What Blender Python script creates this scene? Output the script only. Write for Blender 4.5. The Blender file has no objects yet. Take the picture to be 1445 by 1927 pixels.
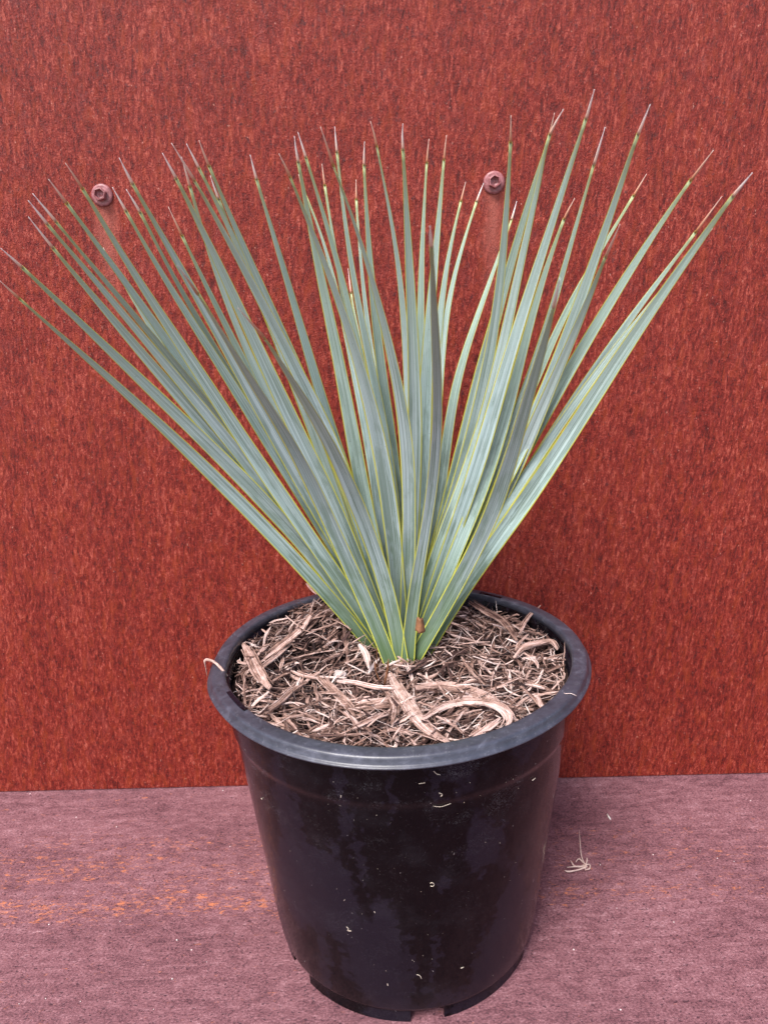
import bpy, math, random
import numpy as np
from mathutils import Vector, Matrix, noise as mn

S = bpy.context.scene
COL = S.collection
rnd = random.Random(11)
PI = math.pi

# ------------------------------------------------------------------ camera
CX, CD, CH = 0.00188, 0.48136, 0.47319
YAW, PITCH, ROLL, FPX = -0.01886, 0.26013, -0.0365, 1302.78
IW, IH = 1445, 1927
def cam_axes():
    cy, sy, cp, sp = math.cos(YAW), math.sin(YAW), math.cos(PITCH), math.sin(PITCH)
    f = np.array([sy*cp, cy*cp, -sp]); r = np.array([cy, -sy, 0.0]); u = np.cross(r, f)
    cr, sr = math.cos(ROLL), math.sin(ROLL)
    return cr*r+sr*u, cr*u-sr*r, f
CR, CU, CF = cam_axes()
CPOS = np.array([CX, -CD, CH])
cam_d = bpy.data.cameras.new('camera'); cam = bpy.data.objects.new('camera', cam_d); COL.objects.link(cam)
S.camera = cam
cam_d.sensor_fit = 'VERTICAL'; cam_d.sensor_height = 24.0; cam_d.lens = FPX/IH*24.0
cam_d.clip_start = 0.02; cam_d.clip_end = 400
M = Matrix([[CR[i], CU[i], -CF[i], CPOS[i]] for i in range(3)] + [[0, 0, 0, 1]])
cam.matrix_world = M
cam_d.dof.use_dof = True; cam_d.dof.focus_distance = 0.50; cam_d.dof.aperture_fstop = 9.0

# ------------------------------------------------------------------ light
SUN_EL, SUN_AZ = 55.0, 208.0      # degrees; azimuth clockwise from +Y
w = bpy.data.worlds.new('World'); S.world = w; w.use_nodes = True
nt = w.node_tree; nt.nodes.clear()
wo = nt.nodes.new('ShaderNodeOutputWorld'); bg = nt.nodes.new('ShaderNodeBackground'); sk = nt.nodes.new('ShaderNodeTexSky')
sk.sky_type = 'NISHITA'; sk.sun_disc = False
sk.sun_elevation = math.radians(SUN_EL); sk.sun_rotation = math.radians(SUN_AZ)
sk.air_density = 0.8; sk.dust_density = 3.0; sk.ozone_density = 0.6
bg.inputs['Strength'].default_value = 0.15
nt.links.new(sk.outputs[0], bg.inputs[0]); nt.links.new(bg.outputs[0], wo.inputs[0])
sd = bpy.data.lights.new('sun', 'SUN'); sd.energy = 2.4; sd.angle = math.radians(22); sd.color = (1.0, 0.985, 0.975)
so = bpy.data.objects.new('sun', sd); COL.objects.link(so)
sdir = Vector((math.sin(math.radians(SUN_AZ))*math.cos(math.radians(SUN_EL)),
               math.cos(math.radians(SUN_AZ))*math.cos(math.radians(SUN_EL)), math.sin(math.radians(SUN_EL))))
so.rotation_euler = sdir.to_track_quat('Z', 'Y').to_euler(); so.location = (0, -2, 3)
vs = S.view_settings; vs.view_transform = 'Standard'; vs.look = 'None'; vs.gamma = 1; vs.exposure = 1.0
vs.use_curve_mapping = False

# ------------------------------------------------------------------ helpers
def unproj(px, py, depth):
    return CPOS + CF*depth + CR*((px-IW/2)/FPX*depth) - CU*((py-IH/2)/FPX*depth)
def ray(px, py):
    d = CF + CR*((px-IW/2)/FPX) - CU*((py-IH/2)/FPX)
    return d
def depth_of(p): return float(np.dot(np.asarray(p)-CPOS, CF))
def on_plane(px, py, axis, val):
    d = ray(px, py); t = (val-CPOS[axis])/d[axis]
    return CPOS + d*t

class Buf:
    def __init__(s): s.v = []; s.f = []; s.uv = []; s.tone = []
    def ring_tube(s, rings, uvs=None, tones=None, caps=True, closed=True):
        n = len(rings[0]); b = len(s.v)
        for i, r in enumerate(rings):
            for k, p in enumerate(r):
                s.v.append(tuple(p)); s.tone.append(tones if tones is not None else 0.5)
                s.uv.append(uvs[i][k] if uvs else (k/n, i/len(rings)))
        for i in range(len(rings)-1):
            for k in range(n if closed else n-1):
                a = b+i*n+k; c = b+i*n+(k+1) % n
                s.f.append((a, c, c+n, a+n))
        if caps and closed:
            s.f.append(tuple(b+k for k in reversed(range(n))))
            s.f.append(tuple(b+(len(rings)-1)*n+k for k in range(n)))
    def build(s, name, mat, parent=None, smooth=True):
        me = bpy.data.meshes.new(name); me.from_pydata(s.v, [], s.f)
        uvl = me.uv_layers.new(name='UVMap')
        li = np.zeros(len(me.loops), dtype=np.int32); me.loops.foreach_get('vertex_index', li)
        arr = np.array(s.uv, dtype=np.float32)[li].ravel(); uvl.data.foreach_set('uv', arr)
        at = me.attributes.new('tone', 'FLOAT', 'POINT'); at.data.foreach_set('value', np.array(s.tone, dtype=np.float32))
        if smooth: me.polygons.foreach_set('use_smooth', [True]*len(me.polygons))
        me.materials.append(mat); me.update()
        o = bpy.data.objects.new(name, me); COL.objects.link(o)
        if parent: o.parent = parent
        return o
def tag(o, label=None, cat=None, group=None, kind=None):
    if label: o['label'] = label
    if cat: o['category'] = cat
    if group: o['group'] = group
    if kind: o['kind'] = kind
    return o
def empty(name, loc=(0, 0, 0)):
    o = bpy.data.objects.new(name, None); COL.objects.link(o); o.empty_display_size = .02; return o   # at the pot's foot (origin)

# --- node helpers
class NT:
    def __init__(s, name):
        s.m = bpy.data.materials.new(name); s.m.use_nodes = True; s.t = s.m.node_tree
        s.b = s.t.nodes['Principled BSDF']; s.o = s.t.nodes['Material Output']
    def n(s, t, **kw):
        x = s.t.nodes.new(t)
        for k, v in kw.items(): setattr(x, k, v)
        return x
    def put(s, inp, v):
        if v is None: return
        if hasattr(v, 'is_output') or hasattr(v, 'links') and not isinstance(v, (int, float, tuple)): s.t.links.new(v, inp)
        else: inp.default_value = v
    def coord(s, kind='Object'): return s.n('ShaderNodeTexCoord').outputs[kind]
    def mapping(s, vec, scale=(1, 1, 1), loc=(0, 0, 0), rot=(0, 0, 0)):
        m = s.n('ShaderNodeMapping'); s.put(m.inputs[0], vec)
        m.inputs['Scale'].default_value = scale; m.inputs['Location'].default_value = loc; m.inputs['Rotation'].default_value = rot
        return m.outputs[0]
    def noise(s, vec, scale=1, detail=4, rough=.55, dist=0):
        x = s.n('ShaderNodeTexNoise'); s.put(x.inputs['Vector'], vec); x.inputs['Scale'].default_value = scale
        x.inputs['Detail'].default_value = detail; x.inputs['Roughness'].default_value = rough; x.inputs['Distortion'].default_value = dist
        return x.outputs[0]
    def ramp(s, fac, stops):
        r = s.n('ShaderNodeValToRGB'); s.put(r.inputs[0], fac); e = r.color_ramp.elements
        while len(e) < len(stops): e.new(.5)
        for i, (p, c) in enumerate(stops):
            e[i].position = p; e[i].color = (c, c, c, 1) if isinstance(c, (int, float)) else (*c, 1)
        return r.outputs[0]
    def mix(s, fac, a, b, mode='MIX'):
        x = s.n('ShaderNodeMix', data_type='RGBA', blend_type=mode); s.put(x.inputs[0], fac)
        for i, v in ((6, a), (7, b)):
            if isinstance(v, tuple) and len(v) == 3: v = (*v, 1)
            s.put(x.inputs[i], v)
        return x.outputs[2]
    def math(s, op, a, b=None, c=None, clamp=False):
        x = s.n('ShaderNodeMath', operation=op, use_clamp=clamp); s.put(x.inputs[0], a)
        if b is not None: s.put(x.inputs[1], b)
        if c is not None: s.put(x.inputs[2], c)
        return x.outputs[0]
    def bump(s, h, strength=.5, dist=.001, normal=None):
        b = s.n('ShaderNodeBump'); b.inputs['Strength'].default_value = strength; b.inputs['Distance'].default_value = dist
        s.put(b.inputs['Height'], h)
        if normal is not None: s.put(b.inputs['Normal'], normal)
        return b.outputs[0]
    def sep(s, v):
        x = s.n('ShaderNodeSeparateXYZ'); s.put(x.inputs[0], v); return x.outputs
    def comb(s, x, y, z):
        c = s.n('ShaderNodeCombineXYZ'); s.put(c.inputs[0], x); s.put(c.inputs[1], y); s.put(c.inputs[2], z); return c.outputs[0]
    def fin(s, color=None, rough=None, normal=None, spec=None, **kw):
        if isinstance(color, tuple) and len(color) == 3: color = (*color, 1)
        s.put(s.b.inputs['Base Color'], color); s.put(s.b.inputs['Roughness'], rough)
        if normal is not None: s.put(s.b.inputs['Normal'], normal)
        if spec is not None: s.put(s.b.inputs['Specular IOR Level'], spec)
        for k, v in kw.items(): s.put(s.b.inputs[k], v)
        return s.m

# ------------------------------------------------------------------ materials
def mat_wall():
    t = NT('rusted_wall_steel'); c = t.coord()
    slant = t.mapping(c, rot=(0, math.radians(-5), 0))
    broad = t.noise(t.mapping(slant, (22, 1, 3.2)), 1, 3, .5)
    blot = t.noise(t.mapping(slant, (60, 1, 22)), 1, 4, .6)
    streak = t.noise(t.mapping(slant, (400, 1, 115)), 1, 6, .68, .5)
    fine = t.noise(t.mapping(c, (1100, 1, 650)), 1, 3, .7)
    spots = t.noise(t.mapping(c, (260, 1, 210), (3, 0, 7)), 1, 3, .65, .4)
    v = t.math('ADD', t.math('MULTIPLY', streak, .66), t.math('ADD', t.math('MULTIPLY', blot, .12), t.math('MULTIPLY', broad, .09)))
    v = t.math('ADD', v, t.math('MULTIPLY', fine, .36))
    col = t.ramp(v, [(.455, (.034, .0022, .0014)), (.55, (.110, .0068, .0036)), (.645, (.205, .0180, .0095)), (.76, (.40, .086, .056))])
    hue = t.noise(t.mapping(slant, (150, 1, 45), (9, 0, 2)), 1, 4, .6)
    col = t.mix(t.ramp(hue, [(.5, 0.0), (.68, .5)]), col, (.27, .036, .008))      # orange rust
    col = t.mix(t.ramp(t.noise(t.mapping(slant, (80, 1, 40), (1, 0, 5)), 1, 4, .6), [(.55, 0.0), (.72, .35)]), col, (.19, .030, .026))  # mauve bloom
    dk = t.ramp(spots, [(.62, 0.0), (.68, .6)])
    col = t.mix(dk, col, (.040, .009, .011))
    lt = t.ramp(t.noise(t.mapping(c, (420, 1, 300), (5, 0, 1)), 1, 2, .5), [(.70, 0.0), (.76, .7)])
    col = t.mix(lt, col, (.46, .20, .15))
    # pale runs washed down from the two screws
    xyz = t.sep(c)
    for (sx, sz) in SCREWS:
        dx = t.math('ABSOLUTE', t.math('SUBTRACT', xyz[0], sx))
        wob = t.math('MULTIPLY', t.math('SUBTRACT', blot, .5), .018)
        a = t.math('SUBTRACT', 1.0, t.math('DIVIDE', t.math('ADD', dx, wob), .013), clamp=True)
        dz = t.math('SUBTRACT', sz, xyz[2])
        b = t.math('MULTIPLY', t.ramp(dz, [(0.0, 0.0), (.006, 1.0), (.06, .6), (.12, 0.0)]), 1.0)
        m_ = t.math('MULTIPLY', t.math('MULTIPLY', a, b), 1.1, clamp=True)
        col = t.mix(m_, col, t.mix(streak, (.20, .042, .030), (.42, .11, .075)))
    h = t.math('ADD', t.math('MULTIPLY', streak, .6), t.math('ADD', t.math('MULTIPLY', fine, .6), t.math('MULTIPLY', spots, .5)))
    return t.fin(col, t.ramp(spots, [(.4, .62), (.7, .38)]), t.bump(h, 1.0, .0018), .28)

def mat_ledge():
    t = NT('rusted_ledge_steel'); c = t.coord()
    r = t.mapping(c, rot=(0, 0, math.radians(-1)))
    broad = t.noise(t.mapping(r, (7, 16, 1)), 1, 3, .5)
    mid = t.noise(t.mapping(r, (70, 130, 1)), 1, 4, .65, .4)
    fine = t.noise(t.mapping(r, (480, 760, 1)), 1, 4, .75)
    line = t.noise(t.mapping(r, (16, 240, 1)), 1, 3, .6)
    v = t.math('ADD', t.math('MULTIPLY', mid, .26), t.math('ADD', t.math('MULTIPLY', fine, .58), t.math('MULTIPLY', broad, .14)))
    v = t.math('ADD', v, t.math('MULTIPLY', line, .12))
    col = t.ramp(v, [(.43, (.055, .022, .029)), (.535, (.155, .062, .073)), (.625, (.25, .115, .130)), (.73, (.45, .28, .30))])
    xyz = t.sep(r)
    def band(y0, wd):
        d = t.math('DIVIDE', t.math('SUBTRACT', xyz[1], y0), wd)
        return t.math('SUBTRACT', 1.0, t.math('MULTIPLY', d, d), clamp=True)
    om = t.noise(t.mapping(r, (120, 330, 1), (4, 2, 0)), 1, 5, .7, .8)
    ob = t.noise(t.mapping(r, (9, 40, 1), (1.3, 6, 0)), 1, 2, .5)
    left = t.ramp(xyz[0], [(0.0, 1.0), (.5, .7)])
    amt = t.math('ADD', t.math('MULTIPLY', t.math('MAXIMUM', band(.008, .022), t.math('MULTIPLY', band(.055, .05), .75)), .12), t.math('MULTIPLY', ob, .20))
    amt = t.math('MULTIPLY', amt, t.ramp(t.math('ADD', xyz[0], .5), [(.18, 1.0), (.45, .93), (.62, .80)]))
    orange = t.ramp(t.math('ADD', om, amt), [(.735, 0.0), (.84, .8)])
    col = t.mix(orange, col, t.mix(fine, (.36, .085, .045), (.62, .24, .10)))
    pit = t.ramp(t.noise(t.mapping(r, (300, 420, 1), (8, 1, 0)), 1, 2, .5), [(.61, 0.0), (.68, .8)])
    col = t.mix(pit, col, (.045, .016, .024))
    pale = t.ramp(t.noise(t.mapping(r, (60, 150, 1), (2, 9, 0)), 1, 5, .75), [(.64, 0.0), (.74, .5)])
    col = t.mix(pale, col, (.48, .30, .31))
    vo = t.n('ShaderNodeTexVoronoi'); vo.inputs['Scale'].default_value = 60; t.put(vo.inputs['Vector'], c)
    sp = t.math('LESS_THAN', vo.outputs['Distance'], .035)
    sp = t.math('MULTIPLY', sp, t.math('GREATER_THAN', t.sep(vo.outputs['Color'])[0], .62))
    col = t.mix(sp, col, (.75, .66, .64))
    h = t.math('ADD', t.math('MULTIPLY', fine, .8), t.math('SUBTRACT', t.math('MULTIPLY', mid, .5), t.math('MULTIPLY', pit, .4)))
    return t.fin(col, t.ramp(mid, [(.3, .5), (.7, .66)]), t.bump(h, .55, .0011), .4)

def mat_screw():
    t = NT('screw_paint'); c = t.coord()
    n1 = t.noise(t.mapping(c, (400, 400, 400)), 1, 4, .6)
    col = t.ramp(n1, [(.35, (.17, .045, .045)), (.6, (.33, .12, .125))])
    return t.fin(col, .42, t.bump(n1, .25, .0004), .5)

def mat_pot(name='black_plastic', dusty=0.0):
    t = NT(name); c = t.coord()
    warp = t.noise(t.mapping(c, (14, 14, 9)), 1, 5, .6)
    wc = t.n('ShaderNodeTexNoise'); t.put(wc.inputs['Vector'], t.mapping(c, (30, 30, 30))); wc.inputs['Detail'].default_value = 3
    v = t.n('ShaderNodeVectorMath', operation='SCALE'); t.put(v.inputs[0], wc.outputs['Color']); v.inputs[3].default_value = .022
    va = t.n('ShaderNodeVectorMath', operation='ADD'); t.put(va.inputs[0], c); t.put(va.inputs[1], v.outputs[0])
    film = t.noise(t.mapping(va.outputs[0], (17, 17, 8), (.4, .2, .95)), 1, 2, .45)
    fm = t.ramp(film, [(.53, 0.0), (.56, 1.0)])
    # drip shaped marks
    drip = t.noise(t.mapping(va.outputs[0], (48, 48, 7), (.1, .9, .3)), 1, 1, .4)
    dm = t.math('MULTIPLY', t.ramp(drip, [(.60, 0.0), (.63, 1.0)]), .8)
    film_all = t.math('MAXIMUM', fm, dm)
    scr = t.noise(t.mapping(va.outputs[0], (90, 90, 500)), 1, 2, .5)
    dust = t.ramp(t.noise(c, 900, 3, .7), [(.62, 0.0), (.74, 1.0)])
    base = t.mix(film_all, (.0010, .0006, .0014), (.0072, .0055, .0105))
    base = t.mix(t.math('MULTIPLY', dust, .25), base, (.09, .08, .09))
    cloud = t.ramp(t.noise(t.mapping(c, (34, 34, 34)), 1, 5, .7), [(.5, 0.0), (.8, 1.0)])
    base = t.mix(t.math('MULTIPLY', cloud, .14), base, (.05+dusty*.05, .047+dusty*.05, .06+dusty*.055))
    # short pale scuffs
    vo = t.n('ShaderNodeTexVoronoi'); vo.inputs['Scale'].default_value = 1; t.put(vo.inputs['Vector'], t.mapping(va.outputs[0], (95, 95, 60)))
    sp = t.math('LESS_THAN', vo.outputs['Distance'], .045)
    sp = t.math('MULTIPLY', sp, t.math('GREATER_THAN', t.sep(vo.outputs['Color'])[1], .55))
    base = t.mix(t.math('MULTIPLY', sp, .8), base, (.35, .31, .30))
    # hair scratches, strongest in the upper band
    z = t.sep(c)[2]
    hs = t.noise(t.mapping(va.outputs[0], (160, 160, 420), (.3, .6, .2)), 1, 3, .5, 1.2)
    hm = t.ramp(t.math('ABSOLUTE', t.math('SUBTRACT', hs, .5)), [(.002, 1.0), (.008, 0.0)])
    gate = t.ramp(t.noise(t.mapping(c, (26, 26, 40), (.9, .1, .5)), 1, 3, .6), [(.54, 0.0), (.62, 1.0)])
    up = t.ramp(z, [(.15, .18), (.20, 1.0)])
    base = t.mix(t.math('MULTIPLY', t.math('MULTIPLY', hm, gate), t.math('MULTIPLY', up, .75)), base, (.20, .19, .21))
    rough = t.math('ADD', t.math('MULTIPLY', film_all, .16), .09)
    h = t.math('ADD', t.math('MULTIPLY', warp, 1.0), t.math('MULTIPLY', hm, .02))
    return t.fin(base, rough, t.bump(h, .25, .004), .17)

def mat_rim():
    t = NT('weathered_rim_plastic'); c = t.coord()
    n1 = t.noise(t.mapping(c, (60, 60, 60)), 1, 7, .78, 1.0)
    n2 = t.noise(t.mapping(c, (130, 130, 130)), 1, 5, .7)
    col = t.ramp(n1, [(.36, (.024, .025, .036)), (.55, (.042, .043, .060)), (.72, (.085, .087, .115))])
    hs = t.noise(t.mapping(c, (300, 60, 200), (.2, .3, .1)), 1, 3, .6, 1.5)
    hm = t.ramp(t.math('ABSOLUTE', t.math('SUBTRACT', hs, .5)), [(.003, 1.0), (.012, 0.0)])
    gate = t.ramp(n2, [(.52, 0.0), (.62, 1.0)])
    col = t.mix(t.math('MULTIPLY', t.math('MULTIPLY', hm, gate), .6), col, (.24, .24, .28))
    sp = t.ramp(t.noise(c, 700, 3, .6), [(.68, 0.0), (.73, 1.0)])
    col = t.mix(t.math('MULTIPLY', sp, .5), col, (.25, .23, .23))
    return t.fin(col, t.ramp(n2, [(.3, .28), (.7, .44)]), t.bump(n2, .15, .0008), .6)

def mat_leaf():
    t = NT('glaucous_leaf'); uv = t.sep(t.coord('UV')); u, v = uv[0], uv[1]
    rn = t.n('ShaderNodeObjectInfo').outputs['Random']
    off = t.math('MULTIPLY', rn, 37.0)
    tone = t.n('ShaderNodeAttribute', attribute_name='tone').outputs['Fac']
    wob = t.noise(t.comb(t.math('MULTIPLY', u, 1.2), t.math('MULTIPLY', v, 2.5), off), 1, 2, .5)
    stri = t.noise(t.comb(t.math('MULTIPLY', u, 26), t.math('MULTIPLY', v, 2.2), off), 1, 4, .65)
    blot = t.noise(t.comb(t.math('MULTIPLY', u, 1.6), t.math('MULTIPLY', v, 9), t.math('ADD', off, 4.0)), 1, 4, .6, .3)
    r2 = t.math('FRACT', t.math('MULTIPLY', rn, 7.31))
    base = t.mix(rn, (.52, .69, .71), (.50, .68, .56))                         # glaucous wax, bluer or greener from leaf to leaf
    base = t.mix(t.math('MULTIPLY', r2, .6), base, (.25, .35, .30))
    base = t.mix(t.ramp(tone, [(.0, 0.0), (.35, .45), (.95, 1.0)]), base, (.27, .29, .32))      # grey-violet leaf tone by greyness; cut on back leaves to paint them sky-lit
    low = t.ramp(v, [(.25, .72), (.80, .15)])
    rub = t.math('MULTIPLY', t.ramp(blot, [(.48, 0.0), (.57, 1.0)]), low)
    col = t.mix(rub, base, (.10, .165, .095))
    rib = t.noise(t.comb(t.math('MULTIPLY', u, 7), t.math('MULTIPLY', v, .8), t.math('ADD', off, 9.0)), 1, 2, .5)
    col = t.mix(t.ramp(rib, [(.40, .45), (.52, 0.0)]), col, (.20, .27, .25))
    col = t.mix(t.ramp(rib, [(.53, 0.0), (.64, .5)]), col, (.62, .74, .76))
    col = t.mix(t.ramp(stri, [(.38, .60), (.52, 0.0)]), col, (.13, .17, .15))
    col = t.mix(t.ramp(stri, [(.54, 0.0), (.66, .60)]), col, (.60, .70, .74))
    # upper third greener, tip olive-yellow, base green
    col = t.mix(t.ramp(v, [(.55, 0.0), (.90, .40)]), col, (.36, .47, .31))
    col = t.mix(t.ramp(v, [(.90, 0.0), (.995, .65)]), col, (.36, .38, .11))
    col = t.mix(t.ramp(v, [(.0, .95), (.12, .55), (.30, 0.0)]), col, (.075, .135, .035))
    # small dark flecks
    fl = t.ramp(t.noise(t.comb(t.math('MULTIPLY', u, 14), t.math('MULTIPLY', v, 190), off), 1, 2, .5), [(.70, 0.0), (.75, .6)])
    col = t.mix(fl, col, (.08, .10, .07))
    # yellow horny margin
    d = t.math('ABSOLUTE', t.math('SUBTRACT', u, .5))
    mg = t.ramp(t.math('ADD', d, t.math('MULTIPLY', t.math('SUBTRACT', wob, .5), .015)), [(.420, 0.0), (.445, 1.0)])
    col = t.mix(mg, col, t.mix(v, (.62, .62, .085), (.58, .53, .07)))
    keel = t.ramp(d, [(.0, .15), (.03, 0.0)])
    col = t.mix(keel, col, (.50, .56, .52))
    ro = t.ramp(stri, [(.3, .38), (.7, .52)])
    m = t.fin(col, ro, t.bump(stri, .35, .0006), .5)
    # thin living blade: a little light comes through it
    tr = t.n('ShaderNodeBsdfTranslucent'); t.put(tr.inputs[0], t.mix(.6, col, (.30, .34, .03)))
    ms = t.n('ShaderNodeMixShader'); ms.inputs[0].default_value = .16
    t.t.links.new(t.b.outputs[0], ms.inputs[1]); t.t.links.new(tr.outputs[0], ms.inputs[2]); t.t.links.new(ms.outputs[0], t.o.inputs[0])
    return m

def mat_spine():
    t = NT('leaf_spine'); v = t.sep(t.coord('UV'))[1]
    rn = t.n('ShaderNodeObjectInfo').outputs['Random']
    a = t.ramp(v, [(.0, (.42, .30, .08)), (.10, (.44, .17, .085)), (.55, (.62, .36, .25)), (1.0, (.72, .56, .48))])
    b = t.ramp(v, [(.0, (.40, .30, .20)), (.12, (.70, .44, .33)), (.5, (.80, .70, .64)), (1.0, (.82, .78, .78))])
    return t.fin(t.mix(t.ramp(rn, [(.35, 0.0), (.6, 1.0)]), a, b), .5)

def mat_bark(name='shredded_bark', dark=0.0):
    t = NT(name); uv = t.sep(t.coord('UV')); u, v = uv[0], uv[1]
    tone = t.n('ShaderNodeAttribute', attribute_name='tone').outputs['Fac']
    fib = t.noise(t.comb(t.math('MULTIPLY', u, 9), t.math('MULTIPLY', v, 4), t.math('MULTIPLY', tone, 50)), 1, 6, .8, .2)
    blo = t.noise(t.coord(), 120, 4, .65)
    x = t.math('ADD', tone, t.math('ADD', t.math('MULTIPLY', t.math('SUBTRACT', fib, .5), 1.15), t.math('MULTIPLY', t.math('SUBTRACT', blo, .5), .45)))
    col = t.ramp(x, [(.08, (.016, .008, .008)), (.36, (.060, .028, .024)), (.56, (.28, .165, .128)), (.74, (.54, .37, .325)), (1.0, (.80, .66, .61))])
    return t.fin(col, .75, t.bump(fib, .6, .0008), .25)

def mat_soil():
    t = NT('dark_potting_mix'); c = t.coord()
    n1 = t.noise(c, 260, 6, .7)
    return t.fin(t.ramp(n1, [(.35, (.012, .007, .006)), (.7, (.075, .04, .032))]), .9, t.bump(n1, 1.0, .004), .2)

def plain(name, col, rough=.6, amp=.25, scale=300):
    t = NT(name); c = t.coord(); n1 = t.noise(c, scale, 4, .65)
    lo = tuple(x*(1-amp) for x in col); hi = tuple(min(1, x*(1+amp)) for x in col)
    return t.fin(t.ramp(n1, [(.3, lo), (.7, hi)]), rough, t.bump(n1, .3, .0008), .4)

# ------------------------------------------------------------------ setting
WY = 0.16321                       # face of the steel wall
SCREWS = []
SC3 = []
for (px, py) in ((190, 366), (930, 342)):
    p = on_plane(px, py, 1, WY-.004); SC3.append(p); SCREWS.append((float(p[0]), float(p[2])))

def box(b, x0, x1, y0, y1, z0, z1):
    base = len(b.v)
    for z in (z0, z1):
        for (x, y) in ((x0, y0), (x1, y0), (x1, y1), (x0, y1)):
            b.v.append((x, y, z)); b.uv.append((x, y)); b.tone.append(.5)
    q = lambda *a: b.f.append(tuple(base+i for i in a))
    q(3, 2, 1, 0); q(4, 5, 6, 7); q(0, 1, 5, 4); q(1, 2, 6, 5); q(2, 3, 7, 6); q(3, 0, 4, 7)

b = Buf(); box(b, -60, 60, -80, 40, -.52, -.50)
gnd = b.build('ground', plain('paving', (.16, .145, .135), .8, .3, 20), smooth=False); tag(gnd, kind='structure')
b = Buf(); box(b, -1.5, 1.5, -.50, WY+.012, -.03, 0)
ledge = b.build('steel_ledge', mat_ledge(), smooth=False)
bv = ledge.modifiers.new('bevel', 'BEVEL'); bv.width = .002; bv.segments = 2
tag(ledge, 'mauve brown rusted steel ledge with orange streaks under the black pot', 'ledge')
b = Buf(); box(b, -1.5, 1.5, -.46, WY-.02, -.499, -.031)
sup = b.build('plinth', mat_screw(), ledge, smooth=False)

wall = empty('steel_wall'); tag(wall, 'tall red rusted weathering steel wall standing behind the potted plant', 'wall')
b = Buf(); box(b, -1.5, 1.5, WY, WY+.006, .0012, 1.15)
b.build('wall_panel', mat_wall(), wall, smooth=False)

def lathe(b, prof, n=128, deform=None, closed=False, tone=.5):
    base = len(b.v); m = len(prof)
    for i, (r, z) in enumerate(prof):
        for k in range(n):
            a = 2*PI*k/n; rr, zz = (r, z) if deform is None else deform(r, z, a)
            b.v.append((rr*math.cos(a), rr*math.sin(a), zz)); b.uv.append((k/n, i/m)); b.tone.append(tone)
    for i in range(m if closed else m-1):
        for k in range(n):
            j = (i+1) % m
            b.f.append((base+i*n+k, base+i*n+(k+1) % n, base+j*n+(k+1) % n, base+j*n+k))

ms = mat_screw()
for i, p in enumerate(SC3):
    # washer-faced hex head with a hollow centre; axis along -Y
    def place(b, ang):
        out = []
        for (x, y, z) in b.v:
            xr, yr = x*math.cos(ang)-y*math.sin(ang), x*math.sin(ang)+y*math.cos(ang)
            out.append((p[0]+xr, WY-z, p[2]+yr))
        b.v = out
    ang = .25+.35*i
    b = Buf()
    hexr = lambda a: math.cos(PI/6)/math.cos(((a+1e-6) % (PI/3))-PI/6)
    lathe(b, [(.0056, .0022), (.0056, .0066), (.0052, .0076), (.0043, .0078), (.0039, .0070), (.0034, .0046), (.0018, .0042), (.0001, .0046)], 48,
          lambda r, z, a: (r*(hexr(a) if r > .002 else 1), z))
    place(b, ang); b.f = [tuple(reversed(q)) for q in b.f]
    sc = b.build('screw', ms, wall, smooth=False)
    sc['label'] = ('left rusty hex screw' if i == 0 else 'right rusty hex screw')
    b = Buf(); lathe(b, [(.0090, .0001), (.0092, .0010), (.0088, .0018), (.0072, .0026), (.0066, .0024), (.0055, .0030), (.0040, .0030)], 48)
    place(b, ang); b.f = [tuple(reversed(q)) for q in b.f]
    b.build('washer', ms, sc)

# ------------------------------------------------------------------ pot
HP, RT, RB = 0.23885, 0.12922, 0.10548
pot = empty('nursery_pot'); tag(pot, 'round glossy black plastic nursery pot with dusty grey rim on the ledge', 'pot')
mp = mat_pot(); mr = mat_rim()
def dent(r, z, a):          # the soft plastic is not perfectly round
    k = 1+.004*math.sin(2*a+.6)+.0025*math.sin(3*a+1.1)
    d = (a-math.radians(196)+PI) % (2*PI)-PI
    k += .010*math.exp(-(d/.16)**2)
    return r*k, z+.0012*math.sin(2*a+2.0)-.0022*math.exp(-(d/.22)**2)
def wob(r, z, a):
    f = max(0, (z-.12)/.12)
    k = 1+f*(.004*math.sin(2*a+.6)+.0025*math.sin(3*a+1.1))+.0012*math.sin(5*a+z*22)*(.3+f)
    return r*k, z
def rw(z): return RB+(RT-RB)*(z-.012)/(HP-.024)
ridge = .196
prof = [(RB-.004, .0125), (RB-.0006, .0128), (RB, .0150)]
for z in (.03, .05, .07, .09, .11, .13, .15, .17, ridge-.010, ridge-.004): prof.append((rw(z), z))
prof += [(rw(ridge)+.0002, ridge-.001), (rw(ridge)+.0014, ridge+.0012), (rw(ridge+.004)+.0016, ridge+.004), (rw(.215)+.0012, .215), (rw(HP-.007)+.0006, HP-.0085), (RT+.001, HP-.006)]
inner = [(RT-.0030, HP-.006), (RT-.0035, .21), (rw(.17)-.002, .17), (rw(.1)-.002, .1), (RB-.0022, .016), (.002, .0145)]
b = Buf(); lathe(b, prof+inner, 160, wob)
b.build('pot_wall', mp, pot)
b = Buf()
rimp = [(.1268, HP-.0075), (.1268, HP-.0024), (.1273, HP-.0008), (.1282, HP), (.1300, HP+.0001), (.1352, HP-.0002), (.1366, HP-.0005), (.1374, HP-.0013), (.1378, HP-.0024),
        (.1384, HP-.0048), (.1389, HP-.0055), (.1400, HP-.0058), (.1404, HP-.0063), (.1403, HP-.0069), (.1394, HP-.0071), (.1380, HP-.0066), (.1366, HP-.0040), (.1345, HP-.0028), (.1300, HP-.0027), (.1290, HP-.0075)]
lathe(b, rimp, 192, dent, closed=True)
rim = b.build('rim', mr, pot)
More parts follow.
